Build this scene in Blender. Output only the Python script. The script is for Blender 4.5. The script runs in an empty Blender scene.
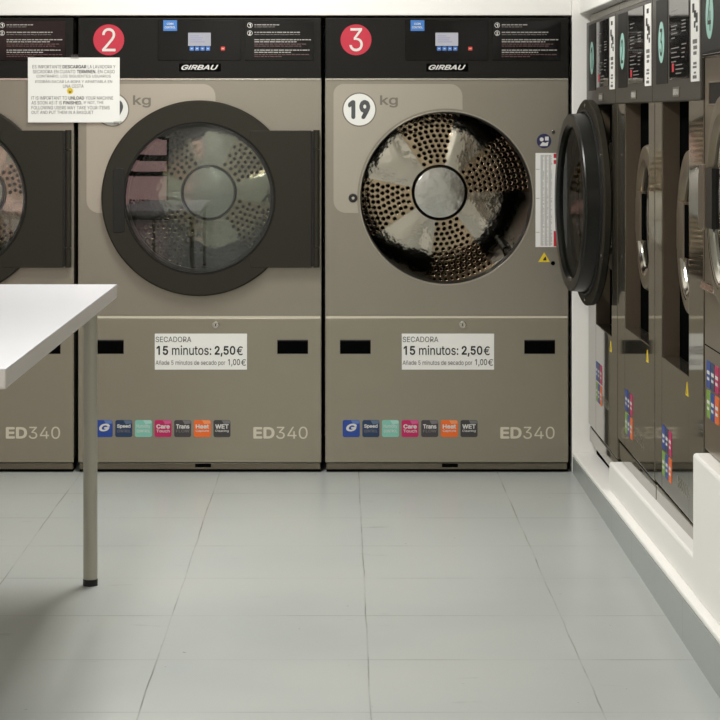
import bpy, bmesh, math, random
from mathutils import Vector, Matrix
random.seed(7)
PI = math.pi
sc = bpy.context.scene
COL = sc.collection

# ------------------------------------------------------------------ materials
def lin(c):
    c = c / 255.0
    return c / 12.92 if c <= 0.04045 else ((c + 0.055) / 1.055) ** 2.4

def rgb(t):
    return (lin(t[0]), lin(t[1]), lin(t[2]), 1.0)

MATS = {}
def mat(name, col, rough=0.5, metal=0.0, bump=None, var=None, spec=None, coat=0.0, aniso=None):
    m = bpy.data.materials.new(name); m.use_nodes = True
    nt = m.node_tree; b = nt.nodes['Principled BSDF']
    b.inputs['Base Color'].default_value = rgb(col)
    b.inputs['Roughness'].default_value = rough
    b.inputs['Metallic'].default_value = metal
    if spec is not None: b.inputs['Specular IOR Level'].default_value = spec
    if coat: b.inputs['Coat Weight'].default_value = coat; b.inputs['Coat Roughness'].default_value = 0.05
    tc = nt.nodes.new('ShaderNodeTexCoord')
    if var:                       # (scale xyz, amount)
        mp = nt.nodes.new('ShaderNodeMapping'); mp.inputs['Scale'].default_value = var[0]
        nz = nt.nodes.new('ShaderNodeTexNoise'); nz.inputs['Scale'].default_value = 1.0; nz.inputs['Detail'].default_value = 5
        nt.links.new(tc.outputs['Object'], mp.inputs['Vector']); nt.links.new(mp.outputs[0], nz.inputs['Vector'])
        mx = nt.nodes.new('ShaderNodeMix'); mx.data_type = 'RGBA'
        k = var[1]
        mx.inputs[6].default_value = tuple(x * (1 - k) for x in rgb(col)[:3]) + (1,)
        mx.inputs[7].default_value = tuple(min(1, x * (1 + k)) for x in rgb(col)[:3]) + (1,)
        nt.links.new(nz.outputs['Fac'], mx.inputs[0]); nt.links.new(mx.outputs[2], b.inputs['Base Color'])
    if bump:                      # (scale xyz, strength, distance)
        mp = nt.nodes.new('ShaderNodeMapping'); mp.inputs['Scale'].default_value = bump[0]
        nz = nt.nodes.new('ShaderNodeTexNoise'); nz.inputs['Scale'].default_value = 1.0; nz.inputs['Detail'].default_value = 3
        nt.links.new(tc.outputs['Object'], mp.inputs['Vector']); nt.links.new(mp.outputs[0], nz.inputs['Vector'])
        bp = nt.nodes.new('ShaderNodeBump'); bp.inputs['Strength'].default_value = bump[1]; bp.inputs['Distance'].default_value = bump[2]
        nt.links.new(nz.outputs['Fac'], bp.inputs['Height']); nt.links.new(bp.outputs[0], b.inputs['Normal'])
    MATS[name] = m
    return m

def emit(name, col, s):
    m = bpy.data.materials.new(name); m.use_nodes = True
    b = m.node_tree.nodes['Principled BSDF']
    b.inputs['Base Color'].default_value = rgb(col)
    b.inputs['Emission Color'].default_value = rgb(col); b.inputs['Emission Strength'].default_value = s
    MATS[name] = m
    return m

def glass(name, tint, base, rough=0.0, peak=1.0):
    m = bpy.data.materials.new(name); m.use_nodes = True
    nt = m.node_tree; nt.nodes.remove(nt.nodes['Principled BSDF'])
    out = nt.nodes['Material Output']
    tr = nt.nodes.new('ShaderNodeBsdfTransparent'); tr.inputs[0].default_value = rgb(tint)
    gl = nt.nodes.new('ShaderNodeBsdfGlossy'); gl.inputs['Roughness'].default_value = rough
    lw = nt.nodes.new('ShaderNodeLayerWeight'); lw.inputs['Blend'].default_value = 0.5
    pw = nt.nodes.new('ShaderNodeMath'); pw.operation = 'POWER'; pw.inputs[1].default_value = 5
    ma = nt.nodes.new('ShaderNodeMath'); ma.operation = 'MULTIPLY_ADD'; ma.inputs[1].default_value = peak - base; ma.inputs[2].default_value = base
    mx = nt.nodes.new('ShaderNodeMixShader')
    nt.links.new(lw.outputs['Facing'], pw.inputs[0]); nt.links.new(pw.outputs[0], ma.inputs[0])
    nt.links.new(ma.outputs[0], mx.inputs[0]); nt.links.new(tr.outputs[0], mx.inputs[1]); nt.links.new(gl.outputs[0], mx.inputs[2])
    nt.links.new(mx.outputs[0], out.inputs['Surface'])
    MATS[name] = m
    return m

STEEL = mat('greige_metal', (143, 137, 124), 0.33, 0.55, var=((1.5, 1.5, 1.0), 0.06), bump=((160, 160, 3), 0.04, 0.001))
STEEL_LOW = mat('greige_metal_low', (145, 139, 123), 0.30, 0.55, var=((1.5, 1.5, 1.0), 0.06), bump=((160, 160, 3), 0.04, 0.001))
WSTEEL = mat('washer_steel', (112, 105, 92), 0.055, 0.8, var=((2, 2, 1), 0.05))
WSIDE = mat('washer_side', (88, 77, 63), 0.5, 0.2, spec=0.2)
WRING = mat('washer_door_metal', (138, 126, 108), 0.28, 0.8)
WCON = mat('washer_console_grey', (66, 62, 55), 0.4, 0.4)
CHROME = mat('chrome', (200, 196, 186), 0.12, 1.0)
FILM = mat('film', (170, 163, 149), 0.28, 0.45)
KICK = mat('kick_metal', (104, 98, 84), 0.3, 0.6, var=((3, 3, 8), 0.25))
CONS = mat('console_black', (27, 25, 22), 0.5, 0.0, spec=0.15)
PANEL = mat('panel_black', (18, 17, 16), 0.07, 0.0, spec=0.22)
BLACK = mat('black', (8, 8, 8), 0.8, spec=0.0)
DOOR = mat('door_plastic', (43, 40, 32), 0.55, 0.0, spec=0.2, bump=((300, 300, 300), 0.03, 0.001))
DOORIN = mat('door_inner_plastic', (22, 22, 20), 0.3, 0.0, spec=0.35)
WHITE = mat('white_paint', (244, 242, 237), 0.5, var=((3, 3, 3), 0.03))
WALL = mat('wall_paint', (236, 235, 229), 0.6, var=((2, 2, 2), 0.03))
CEIL = mat('ceiling_paint', (228, 228, 222), 0.7)
PAPER = mat('paper', (236, 235, 230), 0.6)
LABEL = mat('label_white', (232, 231, 226), 0.4)
INK = mat('ink', (30, 29, 28), 0.6)
INKG = mat('ink_grey', (96, 95, 92), 0.6)
INKN = mat('ink_notice', (70, 69, 67), 0.6)
INKL = mat('ink_light', (150, 149, 146), 0.6)
PRINT = mat('print_white', (215, 213, 208), 0.5)
FINE = mat('fine_print', (160, 156, 150), 0.5)
FINEG = mat('fine_print_grey', (92, 88, 84), 0.5)
FINER = mat('fine_print_red', (84, 56, 54), 0.5)
PRINTG = mat('print_grey', (120, 116, 112), 0.5)
PRINTR = mat('print_dim_red', (96, 60, 58), 0.5)
RED = mat('badge_red', (190, 38, 60), 0.4)
GREYT = mat('grey_text', (116, 110, 100), 0.5)
BADGE = mat('badge_white', (226, 226, 220), 0.4)
BADGETXT = mat('badge_text', (74, 77, 78), 0.5)
MODEL = mat('model_text', (206, 198, 178), 0.4)
BLUE = mat('label_blue', (58, 118, 190), 0.4)
BTN = mat('button_blue', (66, 116, 190), 0.4)
BTNR = mat('button_red', (206, 66, 52), 0.4)
TEAL = mat('badge_teal', (152, 198, 186), 0.4)
YEL = mat('hazard_yellow', (226, 196, 40), 0.5)
NAVY = mat('sticker_navy_blue', (34, 38, 78), 0.4)
REDL = mat('label_red', (188, 36, 52), 0.5)
RUBBER = mat('rubber', (20, 19, 18), 0.55)
TABLE = mat('laminate', (203, 203, 207), 0.32, var=((6, 6, 6), 0.02))
TEDGE = mat('laminate_edge', (198, 192, 186), 0.45)
TLEG = mat('leg_metal', (178, 175, 161), 0.4, 0.2)
DSIDE = mat('drum_side', (22, 19, 16), 0.5, 0.0, spec=0.12)
DRUM = mat('drum_steel', (184, 179, 168), 0.07, 1.0, bump=((12, 12, 12), 0.22, 0.008))
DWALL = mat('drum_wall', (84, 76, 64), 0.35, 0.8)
DPERF = mat('drum_perforated', (172, 156, 132), 0.09, 1.0, bump=((24, 24, 24), 0.22, 0.006))
HUB = mat('drum_hub', (186, 185, 180), 0.14, 1.0, bump=((7, 7, 7), 0.25, 0.02))
HOLE = mat('hole', (10, 8, 6), 0.8, spec=0.0)
GLASSD = glass('door_glass', (240, 242, 240), 0.085)
GLASSB = glass('door_bowl', (214, 219, 214), 0.03, 0.03, 0.22)
SCREEN = emit('lcd_screen', (206, 206, 214), 0.62)
SCREEN.node_tree.nodes['Principled BSDF'].inputs['Base Color'].default_value = (0.03, 0.03, 0.03, 1)
SILVER = mat('silver', (190, 186, 176), 0.25, 0.9)
ICON = {}
for k, c in dict(icon_blue=(28, 66, 148), icon_navy=(24, 52, 88), icon_teal=(126, 188, 172), icon_magenta=(186, 22, 92), icon_slate=(62, 57, 62),
                 icon_orange=(232, 104, 30), icon_charcoal=(56, 54, 54), icon_green=(120, 160, 60), icon_red=(222, 66, 44)).items():
    ICON[k] = mat(k, c, 0.35)

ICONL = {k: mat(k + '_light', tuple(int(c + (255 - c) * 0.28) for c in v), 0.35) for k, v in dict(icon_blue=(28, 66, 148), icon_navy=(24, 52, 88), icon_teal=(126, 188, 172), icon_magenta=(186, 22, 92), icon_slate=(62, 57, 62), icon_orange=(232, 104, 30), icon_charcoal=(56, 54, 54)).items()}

def floor_material(name, x0, xs, y0, ys, col_a, col_b, joints=(True, True)):
    m = bpy.data.materials.new(name); m.use_nodes = True
    nt = m.node_tree; N = nt.nodes; L = nt.links
    b = N['Principled BSDF']
    geo = N.new('ShaderNodeNewGeometry')
    def noise(scale, detail=4, vec=None, rough=0.55):
        n = N.new('ShaderNodeTexNoise'); n.inputs['Scale'].default_value = scale; n.inputs['Detail'].default_value = detail
        n.inputs['Roughness'].default_value = rough
        L.new(vec if vec is not None else geo.outputs['Position'], n.inputs['Vector'])
        return n.outputs['Fac']
    def math_(op, a, c=None, d=None, clamp=False):
        n = N.new('ShaderNodeMath'); n.operation = op; n.use_clamp = clamp
        for i, v in enumerate((a, c, d)):
            if v is None: continue
            if isinstance(v, (int, float)): n.inputs[i].default_value = v
            else: L.new(v, n.inputs[i])
        return n.outputs[0]
    def ramp(v, lo, hi):
        n = N.new('ShaderNodeMapRange'); L.new(v, n.inputs[0]); n.inputs[1].default_value = lo; n.inputs[2].default_value = hi
        return n.outputs[0]
    def scaled(s):
        mp = N.new('ShaderNodeMapping'); mp.inputs['Scale'].default_value = s; L.new(geo.outputs['Position'], mp.inputs['Vector'])
        return mp.outputs[0]
    sx = N.new('ShaderNodeSeparateXYZ'); L.new(geo.outputs['Position'], sx.inputs[0])
    wob = math_('MULTIPLY_ADD', noise(1.6, 4), 0.014, -0.007)
    mask = None
    for on, ax, o, s, w, sc_ in ((joints[0], 'X', x0, xs, 0.0021, 1.0), (joints[1], 'Y', y0, ys, 0.0055, 0.6)):
        if not on: continue
        t = math_('DIVIDE', math_('SUBTRACT', math_('ADD', sx.outputs[ax], wob) if ax == 'X' else sx.outputs[ax], o), s)
        f = math_('SUBTRACT', t, math_('ROUND', t))
        d = math_('MULTIPLY', math_('ABSOLUTE', f), s)
        ln = math_('SUBTRACT', 1.0, ramp(d, w * 0.35, w * 1.3))
        st = ramp(noise(1.0, 3, scaled((3.1, 2.3, 1))), 0.44, 0.64)
        ln = math_('MULTIPLY', math_('MULTIPLY', ln, math_('MULTIPLY_ADD', st, 0.8, 0.2)), sc_)
        mask = ln if mask is None else math_('MAXIMUM', mask, ln)
    # broad paint variation, scuffs, small specks
    big = math_('MULTIPLY_ADD', noise(1.3, 3), 0.5, 0.25)
    mx = N.new('ShaderNodeMix'); mx.data_type = 'RGBA'
    mx.inputs[6].default_value = rgb(col_a); mx.inputs[7].default_value = rgb(col_b); L.new(big, mx.inputs[0])
    scuff = math_('MULTIPLY', ramp(noise(1.0, 3, scaled((5.0, 16.0, 1)), 0.55), 0.68, 0.78), 0.4)
    speck = math_('MULTIPLY', ramp(noise(30.0, 2), 0.755, 0.785), 0.85)
    dirt = math_('MAXIMUM', scuff, speck)
    mx2 = N.new('ShaderNodeMix'); mx2.data_type = 'RGBA'
    L.new(dirt, mx2.inputs[0]); L.new(mx.outputs[2], mx2.inputs[6]); mx2.inputs[7].default_value = rgb((104, 106, 100))
    mx3 = N.new('ShaderNodeMix'); mx3.data_type = 'RGBA'
    L.new(math_('MULTIPLY', mask, 0.75), mx3.inputs[0]); L.new(mx2.outputs[2], mx3.inputs[6]); mx3.inputs[7].default_value = rgb((86, 86, 82))
    L.new(mx3.outputs[2], b.inputs['Base Color'])
    L.new(math_('MULTIPLY_ADD', big, 0.1, 0.24), b.inputs['Roughness'])
    bp = N.new('ShaderNodeBump'); bp.inputs['Strength'].default_value = 0.25; bp.inputs['Distance'].default_value = 0.003
    L.new(math_('MULTIPLY_ADD', mask, -1.0, math_('MULTIPLY', noise(4.0, 2), 0.25)), bp.inputs['Height'])
    L.new(bp.outputs[0], b.inputs['Normal'])
    return m
FLOOR = floor_material('painted_tile', 0.0745, 0.555, 8.883, 0.543, (156, 167, 170), (202, 201, 193))
KERB = floor_material('kerb_tile', 0, 1, 7.49, 0.555, (150, 157, 157), (164, 168, 164), (False, True))

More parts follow.
